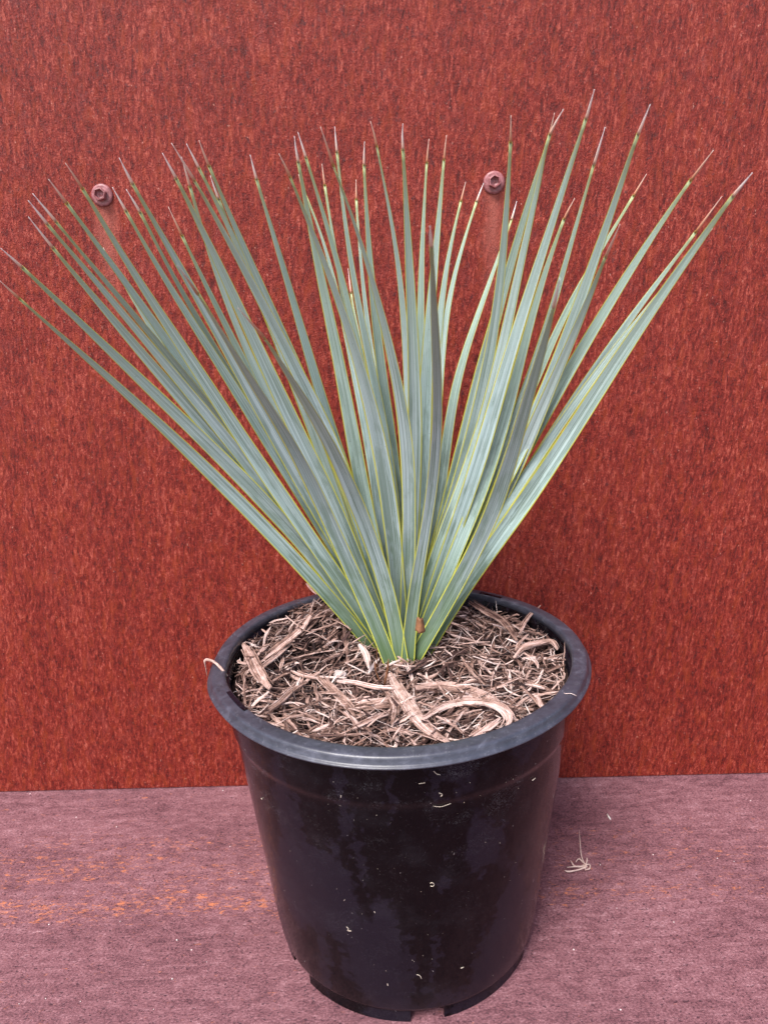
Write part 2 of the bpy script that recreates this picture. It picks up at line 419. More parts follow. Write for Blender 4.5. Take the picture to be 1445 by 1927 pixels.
# moulded slots in the rim, their shade put in as raised dark strips
for (a0, wdt, rr) in ((math.radians(214), .115, .1300), (math.radians(50), .085, .1300)):
    b = Buf(); rings = []
    for k in range(13):
        a = a0-wdt+2*wdt*k/12
        r0, z0 = dent(rr-.0017, HP+.0002, a); r1, _ = dent(rr+.0013, HP, a)
        zt = z0+.0004
        rings.append([(r0*math.cos(a), r0*math.sin(a), zt), (r1*math.cos(a), r1*math.sin(a), zt), (r1*math.cos(a), r1*math.sin(a), zt-.002), (r0*math.cos(a), r0*math.sin(a), zt-.002)])
    b.ring_tube(rings); b.build('slot_shade', mp, rim, smooth=False)
# foot ring with drainage notches
b = Buf()
nf = 6
c0 = math.radians(-83.0)       # a notch nearly faces the camera
for k in range(nf):
    hw = .118
    a0 = c0+2*PI*k/nf+hw; a1 = c0+2*PI*(k+1)/nf-hw
    rings = []
    for i in range(25):
        a = a0+(a1-a0)*i/24
        pr = [(RB-.0028, .0135), (RB-.0030, .0003), (RB-.0052, .0003), (RB-.0052, .0135)]
        rings.append([(r*math.cos(a), r*math.sin(a), z) for r, z in pr])
    b.ring_tube(rings)
b.build('foot', mp, pot, smooth=False)
b = Buf(); lathe(b, [(.002, .0125), (RB-.0045, .0125)], 96); b.build('base', mp, pot)

# ------------------------------------------------------------------ mulch
SY = float(on_plane(755, 1222, 2, HP-.029)[1])
print('SY', SY)
def mulch_z(x, y):
    rr_ = math.hypot(x, y)/.12
    z = HP-.029+.014*min(1.1, rr_)**1.5
    z += .021*math.exp(-(((x+.060)/.045)**2+((y-.062)/.042)**2))      # mound back left
    z += .006*math.exp(-(((x-.06)/.04)**2+((y-.055)/.035)**2))
    z += .006*math.exp(-(((x-.01)/.07)**2+((y+.075)/.035)**2))      # raised front
    z += .004*math.exp(-(((x+.090)/.04)**2+((y+.010)/.06)**2))
    z += .003*math.exp(-(((x-.095)/.03)**2+((y+.020)/.05)**2))
    z -= .011*math.exp(-(((x+.030)/.024)**2+((y-SY-.006)/.024)**2))
    z -= .005*math.exp(-((x/.03)**2+((y-SY)/.022)**2))     # hollow left of the stem
    z += .0050*mn.noise(Vector((x*55, y*55, 3.1)))+.0022*mn.noise(Vector((x*140, y*140, 7.7)))
    return z
b = Buf(); N = 90; R0 = .1255
idx = {}
for i in range(N+1):
    for j in range(N+1):
        # concentric square-to-disc map
        a, c = 2*i/N-1, 2*j/N-1
        x = a*math.sqrt(1-c*c/2)*R0; y = c*math.sqrt(1-a*a/2)*R0
        idx[i, j] = len(b.v)
        b.v.append((x, y, mulch_z(x, y)-.006)); b.uv.append((x, y)); b.tone.append(.2)
for i in range(N):
    for j in range(N):
        b.f.append((idx[i, j], idx[i+1, j], idx[i+1, j+1], idx[i, j+1]))
soil = b.build('potting_mix', mat_soil()); tag(soil, 'dark potting mix glimpsed between the bark shreds inside the black pot', 'soil', kind='stuff')

def frame(pts):
    out = []
    for i in range(len(pts)):
        a = pts[max(0, i-1)]; c = pts[min(len(pts)-1, i+1)]
        T = c-a; T = T/(np.linalg.norm(T)+1e-12); out.append(T)
    return out
def strip(b, pts, width, thick, roll=0.0, tone=.5, sec=6, taper=(.35, .25), rag=.18, rr=rnd):
    """a torn fibrous strip along pts (np arrays)"""
    T = frame(pts); n = len(pts); rings = []; uvs = []
    ph = rr.random()*9; L = 0
    prof = [rr.uniform(.6, 1.25) for _ in range(sec)]
    for i, p in enumerate(pts):
        s = i/(n-1)
        if i: L += np.linalg.norm(pts[i]-pts[i-1])
        up = np.array([0, 0, 1.0]); side = np.cross(T[i], up); ln = np.linalg.norm(side)
        side = side/ln if ln > .05 else np.array([1.0, 0, 0]); nn = np.cross(side, T[i])
        r = roll+.6*math.sin(ph+s*2.2)
        e1 = side*math.cos(r)+nn*math.sin(r); e2 = -side*math.sin(r)+nn*math.cos(r)
        k = min(1, taper[0]+(1-taper[0])*s/.22) * min(1, taper[1]+(1-taper[1])*(1-s)/.28)
        k *= 1+rag*math.sin(ph*3+s*9)*.6+rr.uniform(-rag, rag)*.5
        ring = []; uu = []
        for q in range(sec):
            a = 2*PI*q/sec
            ring.append(p+e1*(math.cos(a)*width*.5*k)+e2*(math.sin(a)*thick*.5*prof[q]*(.5+.5*k)))
            uu.append((abs(1-2*q/sec)*width*250, L*20))
        rings.append(ring); uvs.append(uu)
    b.ring_tube(rings, uvs, tone)
def spath(ctrl, n):
    """smooth (Catmull-Rom) path through ctrl"""
    P = [np.asarray(c, float) for c in ctrl]
    P = [2*P[0]-P[1]]+P+[2*P[-1]-P[-2]]; out = []
    m = len(P)-3
    for i in range(n):
        t = i/(n-1)*m; k = min(int(t), m-1); t -= k
        a, c, d, e = P[k:k+4]
        out.append(.5*((2*c)+(-a+d)*t+(2*a-5*c+4*d-e)*t*t+(-a+3*c-3*d+e)*t**3))
    return out
def clampr(p, R=.1245):
    r = math.hypot(p[0], p[1])
    if r > R: p = np.array([p[0]*R/r, p[1]*R/r, p[2]])
    return p

bark = mat_bark()
mb = Buf()
def rand_xy(R=.123):
    while True:
        x, y = rnd.uniform(-R, R), rnd.uniform(-R, R)
        if x*x+y*y < R*R: return x, y
def shred(L, W, TH, lift, tone, sec=6, n=7, curl=.14, tilt=.28):
    x, y = rand_xy(); az = rnd.uniform(0, 2*PI)
    if x < -.02 and y > 0 and rnd.random() < .6: az = math.radians(rnd.gauss(52, 20))
    elif y < -.04 and rnd.random() < .45: az = math.radians(rnd.gauss(0, 30))
    tl = rnd.gauss(0, tilt); bend = rnd.gauss(0, curl); arch = rnd.uniform(-.06, .12)
    z0 = mulch_z(x, y)+lift; pts = []
    if x*x+(y-SY)**2 < .019**2: return
    kx = rnd.uniform(-.02, .02)
    for i in range(n):
        s = i/(n-1)-.5
        a = az+bend*s*2
        px = x+math.cos(a)*L*s+kx*L*math.sin(i*2.1); py = y+math.sin(a)*L*s
        zz = z0+s*L*math.sin(tl)-arch*L*4*s*s+.15*L*arch
        zz = .5*zz+.5*max(zz, mulch_z(px, py)-.002) if math.hypot(px, py) < .12 else zz
        q = clampr(np.array([px, py, zz]), .1235-max(0, (HP-zz))*.10)
        pts.append(q)
    if x*x+(y-SY)**2 < .019**2: return
    strip(mb, pts, W, TH, rnd.uniform(-.5, .5), tone, sec)
    return pts
def tone_(mu, sg=.15): return min(1, max(0, rnd.gauss(mu, sg)))
for _ in range(900):  shred(rnd.uniform(.012, .04), rnd.uniform(.0012, .0036), rnd.uniform(.0006, .0016), rnd.uniform(-.006, .000), tone_(.28, .14))
for _ in range(2400): shred(rnd.uniform(.006, .026), rnd.uniform(.0003, .0010), rnd.uniform(.0002, .0005), rnd.uniform(-.004, .0035), tone_(.52, .24), 4, 5, .3, .6)
for _ in range(560):  shred(rnd.uniform(.009, .030), rnd.uniform(.0007, .0028), rnd.uniform(.0005, .0013), rnd.uniform(-.001, .0035), tone_(.60, .15), 6, 7, .12, .4)
for _ in range(150):  # bundles of filaments torn from one piece
    st = rnd.getstate(); t0 = tone_(.60, .14); L = rnd.uniform(.02, .045); lift = rnd.uniform(.0005, .004)
    pts = shred(L, .0016, .0009, lift, t0, 5, 8)
    if not pts: continue
    T = frame(pts)
    for k in range(rnd.randint(2, 4)):
        o = rnd.uniform(-.0016, .0016); sp_ = rnd.uniform(-.12, .12); q = []
        for i, p in enumerate(pts):
            s = i/(len(pts)-1); sd_ = np.cross(T[i], [0, 0, 1.0])
            q.append(clampr(p+sd_*(o+sp_*L*max(0, s-.6)-sp_*.6*L*max(0, .3-s))+np.array([0, 0, rnd.uniform(-.0004, .0006)])))
        strip(mb, q, rnd.uniform(.0006, .0014), .0006, rnd.uniform(-.5, .5), min(1, max(0, t0+rnd.uniform(-.2, .15))), 4)
# wiry curled hairs
for _ in range(900):
    x, y = rand_xy(.12); z0 = mulch_z(x, y)+rnd.uniform(-.001, .004); a = rnd.uniform(0, 2*PI); k = rnd.gauss(0, 80)
    p = np.array([x, y, z0]); el = rnd.gauss(.05, .45); pts = [p]
    st_ = rnd.uniform(.0008, .0020)
    for i in range(8):
        a += k*st_; el += rnd.gauss(0, .18); p = p+np.array([math.cos(a)*math.cos(el), math.sin(a)*math.cos(el), math.sin(el)])*st_
        pts.append(clampr(p))
    strip(mb, pts, rnd.uniform(.00016, .00036), .00022, 0, tone_(.62, .22), 3, (.6, .3))
mul = mb.build('bark_mulch', bark, smooth=False)
tag(mul, 'shredded pinkish brown bark mulch covering the soil in the black pot', 'mulch', kind='stuff')

# larger pieces one can tell apart, lying on the mulch
def big(label, pix, wpx, tone, lift=.004, nf=5, name='bark_strip', th=.0016, zs=None):
    ctrl = []
    for i, (px, py) in enumerate(pix):
        p = on_plane(px, py, 2, HP-.02)
        for _ in range(4): p = on_plane(px, py, 2, mulch_z(p[0], p[1])+lift+(zs[i] if zs else 0))
        ctrl.append(p)
    W = wpx/FPX*depth_of(ctrl[0]); b = Buf(); path = spath(ctrl, 22)
    strip(b, path, W*.72, th, rnd.uniform(-.2, .2), tone, 8, (.5, .4), .14)
    T = frame(path)
    for k in range(nf):
        o = (k/(max(1, nf-1))-.5)*W*.9+rnd.uniform(-.0003, .0003); q = []
        i0 = rnd.randint(0, 4); i1 = 22-rnd.randint(0, 4); fan = rnd.uniform(-.6, .6)
        for i in range(i0, i1):
            s = i/21; sd_ = np.cross(T[i], [0, 0, 1.0]); nrm = np.linalg.norm(sd_); sd_ = sd_/nrm if nrm > .1 else sd_
            q.append(path[i]+sd_*(o*(1+fan*max(0, s-.7)+.5*fan*max(0, .25-s)))+np.array([0, 0, th*.35+rnd.uniform(0, .0003)]))
        strip(b, q, W*rnd.uniform(.14, .30), th*.8, rnd.uniform(-.4, .4), min(1, max(0, tone+rnd.uniform(-.16, .14))), 5, (.3, .2), .25)
    o = b.build(name, bark, smooth=False); tag(o, label, 'bark strip', 'larger bark pieces lying on the mulch'); return o
big('long pale bark strip running from the stem down to the front rim', [(733, 1268), (752, 1305), (776, 1342), (806, 1374), (852, 1402)], 25, .66, .006)
big('thick curved bark strip with forked end, nearest the front right rim', [(800, 1352), (838, 1330), (890, 1322), (935, 1330), (958, 1352), (948, 1375)], 24, .72, .005)
big('broad striped bark strip arching just above the thick curved one', [(782, 1294), (840, 1292), (890, 1302), (945, 1328)], 26, .62, .003)
big('wide flat pale bark piece left of the long strip at the front', [(664, 1334), (710, 1325), (775, 1318)], 34, .66, .002, 6)
big('pale upright bark slab with torn foot near the left rim', [(458, 1210), (474, 1238), (488, 1268), (508, 1296)], 22, .62, .008)
big('long fibrous bark strip slanting up the left mound', [(492, 1246), (530, 1215), (566, 1186), (585, 1158)], 19, .66, .006)
big('second fibrous bark strip slanting beside the first on the left mound', [(486, 1262), (520, 1236), (556, 1204)], 12, .62, .006, 3)
big('narrow reddish bark strip at the top of the left mound', [(560, 1200), (592, 1168), (612, 1132)], 12, .48, .006, 3)
big('greyish mauve bark chip with pointed end, left of centre', [(598, 1272), (626, 1300), (652, 1326), (668, 1348)], 17, .52, .005, 4)
big('thin straight twig like bark strip lying below the stem on the left', [(634, 1281), (672, 1287), (708, 1295), (742, 1296)], 13, .70, .006, 3)
big('straight bluish grey bark sliver right of the stem', [(868, 1236), (886, 1262), (912, 1289)], 9, .60, .006, 2)
big('stout brown bark strip leaning at the back right of the pot', [(884, 1132), (915, 1152), (948, 1172), (972, 1205)], 17, .50, .008)
big('crooked pale bark root bending near the right rim', [(966, 1238), (985, 1219), (1012, 1211), (1036, 1208), (1048, 1222)], 14, .68, .007, 4)
big('leaf shaped pale bark splinter by the front rim', [(884, 1392), (912, 1375), (940, 1352)], 16, .74, .005, 3)
big('dark broad bark piece pressed against the right of the stem', [(758, 1272), (782, 1255), (808, 1240)], 18, .30, .004, 4)
big('pale split bark splinters standing by the right rim', [(1010, 1310), (1019, 1330), (1028, 1342)], 8, .74, .006, 4)
big('cream flat bark splinter crossing near the right rim', [(990, 1288), (1010, 1292), (1024, 1296)], 7, .76, .006, 2)
big('pale triangular bark splinter standing at the back left rim', [(577, 1098), (590, 1112), (612, 1130)], 8, .62, .004, 2)
big('pale narrow bark slab tucked under the leaves left of the stem', [(676, 1212), (688, 1232), (694, 1258)], 11, .76, .010, 2)
big('tan bark splinter pointing up beside the back right rim', [(978, 1190), (992, 1165), (1016, 1140)], 8, .58, .010, 2)
big('twisted bark strip lying flat in the left front mulch', [(500, 1342), (528, 1322), (552, 1300), (578, 1284)], 14, .54, .004, 4)
big('short bark curl in front of the white chip', [(548, 1262), (572, 1272), (604, 1278)], 10, .66, .005, 3)
big('crossing bark strip below the wide flat pale piece', [(664, 1372), (706, 1352), (752, 1338)], 12, .70, .004, 3)
big('brown ragged bark strip right of the centre strip', [(726, 1300), (742, 1330), (738, 1362)], 16, .56, .004, 4)
# overhanging curl on the left rim
b = Buf()
zs = HP+.0012
c3 = [on_plane(435, 1279, 2, HP-.010), on_plane(420, 1262, 2, HP-.001), on_plane(406, 1248, 2, zs+.001), on_plane(394, 1242, 2, zs+.001),
      on_plane(386, 1243, 2, zs-.001), on_plane(386.5, 1243, 2, zs-.001)+np.array([.0005, -.002, -.005]), on_plane(386.5, 1243, 2, zs-.001)+np.array([.0012, -.003, -.012])]
strip(b, spath(c3, 26), .0022, .0005, .5, .66, 6, (.5, .5), .12)
o = b.build('bark_strip', bark); tag(o, 'pale bark curl hooked over the left rim of the pot', 'bark strip')
b = Buf()
strip(b, spath([on_plane(1050, 1300, 2, HP-.004), on_plane(1062, 1305, 2, HP+.001), on_plane(1074, 1305, 2, HP+.0012), on_plane(1085, 1310, 2, HP+.0008)], 14), .0006, .0004, 0, .9, 4)
o = b.build('bark_fibre', bark); tag(o, 'thin white bark fibre lying across the right rim of the pot', 'fibre')
# whitish chip
def lump(name, c, r, mat, sq=(1, 1, 1), seed=1):
    b = Buf(); rr = random.Random(seed); nn, m = 12, 8; rings = []
    for i in range(1, m):
        ph = PI*i/m; ring = []
        for k in range(nn):
            a = 2*PI*k/nn; d = Vector((math.sin(ph)*math.cos(a), math.sin(ph)*math.sin(a), math.cos(ph)))
            q = r*(1+.38*mn.noise(d*1.7+Vector((seed*3.1, 0, 0))))
            ring.append((c[0]+d.x*q*sq[0], c[1]+d.y*q*sq[1], c[2]+d.z*q*sq[2]))
        rings.append(ring)
    rings.reverse()
    b.ring_tube(rings); return b.build(name, mat, smooth=False)
p = on_plane(640, 1276, 2, HP-.022)
tag(lump('bark_chip', p+np.array([0, 0, .003]), .0044, plain('pale_chip', (.46, .37, .34), .8, .3, 300), (1.2, .9, .8), 3), 'pale whitish chip on the mulch just left of the stem', 'bark chip')

# ------------------------------------------------------------------ plant
ZC = HP-.029
plant = empty('yucca_plant'); plant.location = (0, 0, 0)
tag(plant, 'spiky blue green yucca rosette with yellow leaf margins growing in the pot', 'plant')
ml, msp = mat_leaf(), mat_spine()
b = Buf()
rings = []
for i in range(7):
    s = i/6; r = .0150*(1-.45*s); z = ZC-.014+.030*s
    rings.append([(r*math.cos(2*PI*k/20)*(1+.06*math.sin(5*2*PI*k/20+i)), SY+r*math.sin(2*PI*k/20), z) for k in range(20)])
b.ring_tube(rings); b.build('stem', plain('stem_green', (.10, .15, .045), .6, .3, 160), plant)

# each leaf: picture trace (tip, foot of spine, ... , base), width, lean (+ towards viewer, - to the wall), twist base/tip in degrees, greyness, length
LV = [
 ([(0,528),(35,560),(145,659),(256,747),(330,825),(400,893),(464,955),(560,1051),(607,1110),(654,1166),(708,1226)], 30, 0.2, -20, 40, 0.15, .41),
 ([(2,467),(52,512),(166,617),(294,745),(400,842),(490,930),(566,1012),(630,1094),(680,1160),(718,1224)], 32, 0.1, 10, 5, 0.46, .41),
 ([(54,408),(109,477),(208,596),(325,738),(400,812),(470,892),(540,985),(607,1063),(654,1131),(722,1222)], 33, 0.1, -10, 10, 0.4, .40),
 ([(54,377),(100,434),(166,506),(242,603),(330,710),(400,783),(483,893),(552,984),(620,1078),(676,1153),(726,1222)], 28, 0.2, 12, 20, 0.22, .41),
 ([(62,364),(116,429),(173,500),(242,579),(310,655),(380,742),(450,835),(520,935),(600,1045),(670,1143),(727,1218)], 26, -0.1, 20, 35, 0.19, .42),
 ([(92,337),(128,385),(194,475),(239,534),(287,596),(367,717),(430,815),(510,925),(590,1035),(670,1138),(728,1215)], 28, -0.3, 0, 5, 0.0, .40),
 ([(124,307),(163,366),(225,472),(277,558),(332,634),(391,717),(425,785),(483,868),(545,953),(594,1027),(650,1110),(690,1165),(730,1225)], 32, 0.2, -12, 18, 0.22, .41),
 ([(195,466),(208,489),(249,565),(287,627),(340,700),(400,790),(470,885),(560,1000),(650,1110),(729,1208)], 24, -0.9, 15, 5, 0.0, .38),
 ([(212,352),(237,396),(277,472),(322,548),(374,624),(432,710),(475,784),(520,860),(560,918),(600,982),(650,1062),(700,1150),(734,1215)], 26, -0.3, 12, 5, 0.12, .40),
 ([(238,356),(265,401),(304,482),(338,544),(380,610),(425,690),(470,765),(515,840),(560,910),(610,990),(670,1090),(735,1210)], 20, -0.7, 30, 10, 0.0, .39),
 ([(225,297),(248,342),(294,423),(332,492),(381,576),(431,655),(483,760),(525,835),(566,905),(605,975),(655,1056),(700,1140),(735,1216)], 30, 0.0, -8, 8, 0.46, .41),
 ([(317,389),(348,454),(387,541),(432,624),(470,700),(510,785),(560,880),(610,965),(665,1070),(738,1208)], 24, -0.8, 10, 5, 0.0, .38),
 ([(334,499),(377,560),(415,614),(452,683),(489,741),(516,775),(549,828),(583,893),(612,958),(634,1010),(659,1065),(682,1115),(703,1166),(725,1213),(738,1256)], 37, 0.50, 5, 66, 0.34, .41),
 ([(306,288),(339,349),(374,413),(398,468),(436,548),(467,615),(504,693),(535,766),(566,828),(599,891),(624,943),(650,1000),(680,1075),(710,1150),(736,1225)], 35, 0.1, 0, 10, 0.31, .41),
 ([(323,269),(375,354),(422,430),(453,496),(484,548),(514,605),(545,670),(576,733),(603,783),(632,848),(662,930),(690,1010),(715,1090),(742,1215)], 35, 0.2, -14, 35, 0.15, .43),
 ([(342,295),(362,365),(377,420),(398,496),(424,565),(446,612),(473,679),(504,748),(545,830),(590,920),(640,1020),(700,1130),(738,1212)], 22, -0.3, 20, 10, 0.0, .40),
 ([(351,270),(370,307),(408,378),(440,440),(475,520),(515,615),(556,715),(592,812),(622,891),(650,960),(690,1060),(738,1205)], 30, -0.2, 10, 30, 0.28, .41),
 ([(375,264),(386,294),(405,340),(443,427),(484,524),(519,600),(560,690),(600,780),(634,865),(668,968),(700,1060),(742,1208)], 28, 0.0, 14, 20, 0.25, .41),
 ([(396,330),(407,362),(432,430),(470,525),(512,625),(560,735),(610,850),(660,970),(744,1200)], 18, -0.9, 20, 0, 0.0, .38),
 ([(471,291),(483,337),(516,448),(550,555),(578,652),(598,735),(620,800),(648,880),(680,975),(712,1080),(745,1205)], 24, -0.5, 0, 5, 0.06, .39),
 ([(448,579),(502,642),(535,689),(566,741),(597,789),(622,833),(642,878),(662,925),(685,978),(711,1046),(734,1117),(751,1187),(757,1254)], 36, 0.50, 0, 42, 0.43, .42),
 ([(525,289),(544,328),(578,406),(606,475),(630,540),(652,600),(676,672),(698,750),(716,835),(729,905),(738,975),(747,1068),(753,1150),(757,1225)], 36, 0.22, -5, 50, 0.5, .42),
 ([(554,256),(557,280),(569,351),(585,427),(602,524),(624,612),(639,673),(655,766),(670,860),(684,932),(697,1000),(720,1090),(748,1215)], 31, 0.1, 6, 10, 0.06, .40),
 ([(561,249),(569,275),(595,354),(613,413),(637,496),(654,558),(672,640),(690,720),(706,800),(722,890),(736,985),(746,1080),(754,1210)], 24, -0.1, 25, 30, 0.03, .41),
 ([(562,328),(568,350),(590,395),(613,450),(630,520),(648,610),(668,704),(686,787),(702,880),(715,984),(732,1090),(750,1205)], 18, -0.5, 20, 30, 0.0, .40),
 ([(606,308),(611,347),(623,423),(636,510),(652,600),(670,690),(690,790),(712,900),(735,1020),(752,1200)], 18, -0.8, 10, 10, 0.06, .39),
 ([(603,238),(633,327),(658,385),(685,461),(706,541),(727,613),(741,683),(757,752),(768,818),(772,891),(772,975),(769,1068),(764,1140),(762,1225)], 30, 0.22, -10, 55, 0.5, .43),
 ([(630,238),(632,264),(637,323),(646,392),(657,479),(672,570),(688,640),(702,698),(718,770),(733,870),(745,943),(752,1010),(757,1100),(758,1200)], 22, -0.3, 20, 25, 0.06, .41),
 ([(670,338),(671,385),(676,470),(682,548),(694,640),(710,740),(730,860),(748,980),(758,1195)], 16, -0.9, 15, 10, 0.06, .38),
 ([(686,266),(685,309),(688,392),(693,472),(701,558),(712,652),(722,731),(731,795),(743,870),(754,953),(759,1050),(760,1195)], 24, -0.4, 10, 0, 0.0, .40),
 ([(697,228),(705,257),(723,344),(744,437),(757,517),(762,600),(766,690),(772,780),(776,880),(774,1000),(764,1200)], 24, 0.0, 20, 50, 0.12, .41),
 ([(758,232),(757,257),(763,358),(768,461),(774,565),(778,650),(781,730),(783,800),(782,900),(777,1000),(765,1210)], 30, 0.1, 0, 5, 0.34, .40),
 ([(807,261),(803,307),(796,410),(792,496),(790,583),(792,680),(794,790),(790,900),(780,1020),(768,1200)], 24, -0.4, 0, 30, 0.09, .40),
 ([(840,254),(836,294),(827,406),(819,490),(810,583),(802,683),(799,787),(797,870),(791,953),(783,1050),(769,1205)], 33, -0.2, 0, 30, 0.03, .40),
 ([(876,342),(869,371),(851,437),(836,503),(826,580),(820,680),(815,790),(808,900),(795,1030),(772,1195)], 23, -0.8, 0, 10, 0.03, .38),
 ([(910,344),(898,375),(872,444),(850,524),(835,593),(829,660),(826,760),(820,870),(806,1000),(776,1195)], 20, -0.6, 10, 15, 0.06, .39),
 ([(809,425),(812,472),(815,548),(819,630),(823,693),(826,756),(824,818),(819,880),(811,943),(800,1010),(785,1079),(773,1138),(767,1205),(766,1252)], 25, 0.85, -8, 15, 0.53, .40),
 ([(972,378),(962,414),(940,480),(919,535),(900,595),(872,668),(856,714),(846,776),(839,860),(828,932),(820,990),(806,1068),(790,1140),(776,1205)], 24, -0.6, 0, 40, 0.12, .38),
 ([(961,217),(960,276),(956,376),(948,471),(941,557),(926,650),(913,723),(897,790),(876,870),(853,950),(830,1010),(806,1075),(775,1205)], 28, 0.15, 10, 5, 0.22, .41),
 ([(1043,212),(1030,267),(1010,330),(985,410),(962,490),(944,565),(922,640),(903,704),(880,808),(858,901),(840,974),(812,1060),(777,1200)], 32, -0.3, 0, 20, 0.0, .41),
 ([(1060,205),(1032,259),(1013,346),(994,433),(975,508),(957,603),(938,697),(918,780),(889,870),(866,935),(835,1000),(808,1068),(790,1140),(779,1210)], 28, 0.2, 20, 5, 0.12, .41),
 ([(1118,168),(1102,224),(1081,282),(1058,361),(1032,444),(1002,527),(978,612),(950,690),(931,766),(916,825),(893,895),(868,963),(838,1048),(812,1120),(784,1215)], 33, 0.15, -8, 25, 0.06, .43),
 ([(1138,239),(1113,324),(1092,395),(1070,474),(1047,557),(1021,659),(990,735),(962,800),(936,880),(905,955),(868,1030),(830,1110),(788,1210)], 26, 0.1, 25, 40, 0.03, .42),
 ([(1081,373),(1062,410),(1040,456),(1020,525),(1003,590),(988,640),(974,695),(958,766),(937,839),(916,901),(893,955),(868,1012),(845,1070),(822,1126),(784,1225)], 29, -0.1, 5, 10, 0.12, .36),
 ([(1223,196),(1194,269),(1172,339),(1141,425),(1111,508),(1089,576),(1062,652),(1032,722),(1005,795),(975,860),(930,945),(880,1035),(835,1115),(792,1212)], 33, 0.15, 12, 10, 0.09, .43),
 ([(1216,327),(1187,376),(1138,459),(1100,520),(1072,565),(1046,622),(1018,690),(985,770),(945,860),(895,960),(840,1070),(787,1200)], 22, -0.7, 0, 10, 0.03, .40),
 ([(1166,422),(1136,491),(1111,557),(1087,618),(1058,683),(1028,745),(1008,797),(985,851),(962,905),(925,975),(880,1050),(835,1130),(792,1222)], 32, 0.55, -10, 25, 0.56, .40),
 ([(1053,524),(1040,584),(1034,618),(1022,657),(1008,700),(992,758),(976,818),(958,880),(941,932),(922,984),(896,1034),(864,1092),(831,1152),(800,1207),(776,1246)], 38, 0.85, 6, 38, 0.5, .41),
 ([(1342,282),(1290,352),(1251,407),(1202,478),(1157,557),(1107,633),(1062,712),(1028,776),(992,842),(945,915),(890,1010),(840,1100),(795,1208)], 33, 0.1, 5, 20, 0.09, .43),
 ([(1358,369),(1300,448),(1251,512),(1202,576),(1145,654),(1100,720),(1051,800),(1008,872),(960,945),(905,1025),(850,1112),(796,1212)], 26, -0.1, 10, 20, 0.09, .42),
 ([(1415,325),(1373,376),(1315,452),(1270,520),(1221,588),(1172,663),(1119,740),(1072,820),(1028,888),(980,958),(926,1030),(871,1105),(826,1170),(794,1236)], 37, 0.2, -5, 10, 0.06, .44),
 ([(1340,430),(1308,470),(1240,553),(1180,625),(1120,698),(1065,782),(1005,880),(950,950),(890,1040),(840,1120),(797,1215)], 24, 0.1, 25, 35, 0.25, .41),
 ([(962,480),(955,520),(940,600),(918,690),(893,780),(868,870),(842,960),(815,1050),(778,1195)], 20, -1.0, 5, 10, 0.06, .38),
 ([(655,505),(662,560),(676,640),(694,730),(713,830),(732,940),(748,1060),(757,1195)], 16, -1.0, 20, 10, 0.0, .36),
 ([(448,469),(470,530),(505,610),(548,700),(595,800),(645,910),(695,1040),(744,1200)], 20, -1.0, 10, 10, 0.06, .36),
]
WIDTHS = []
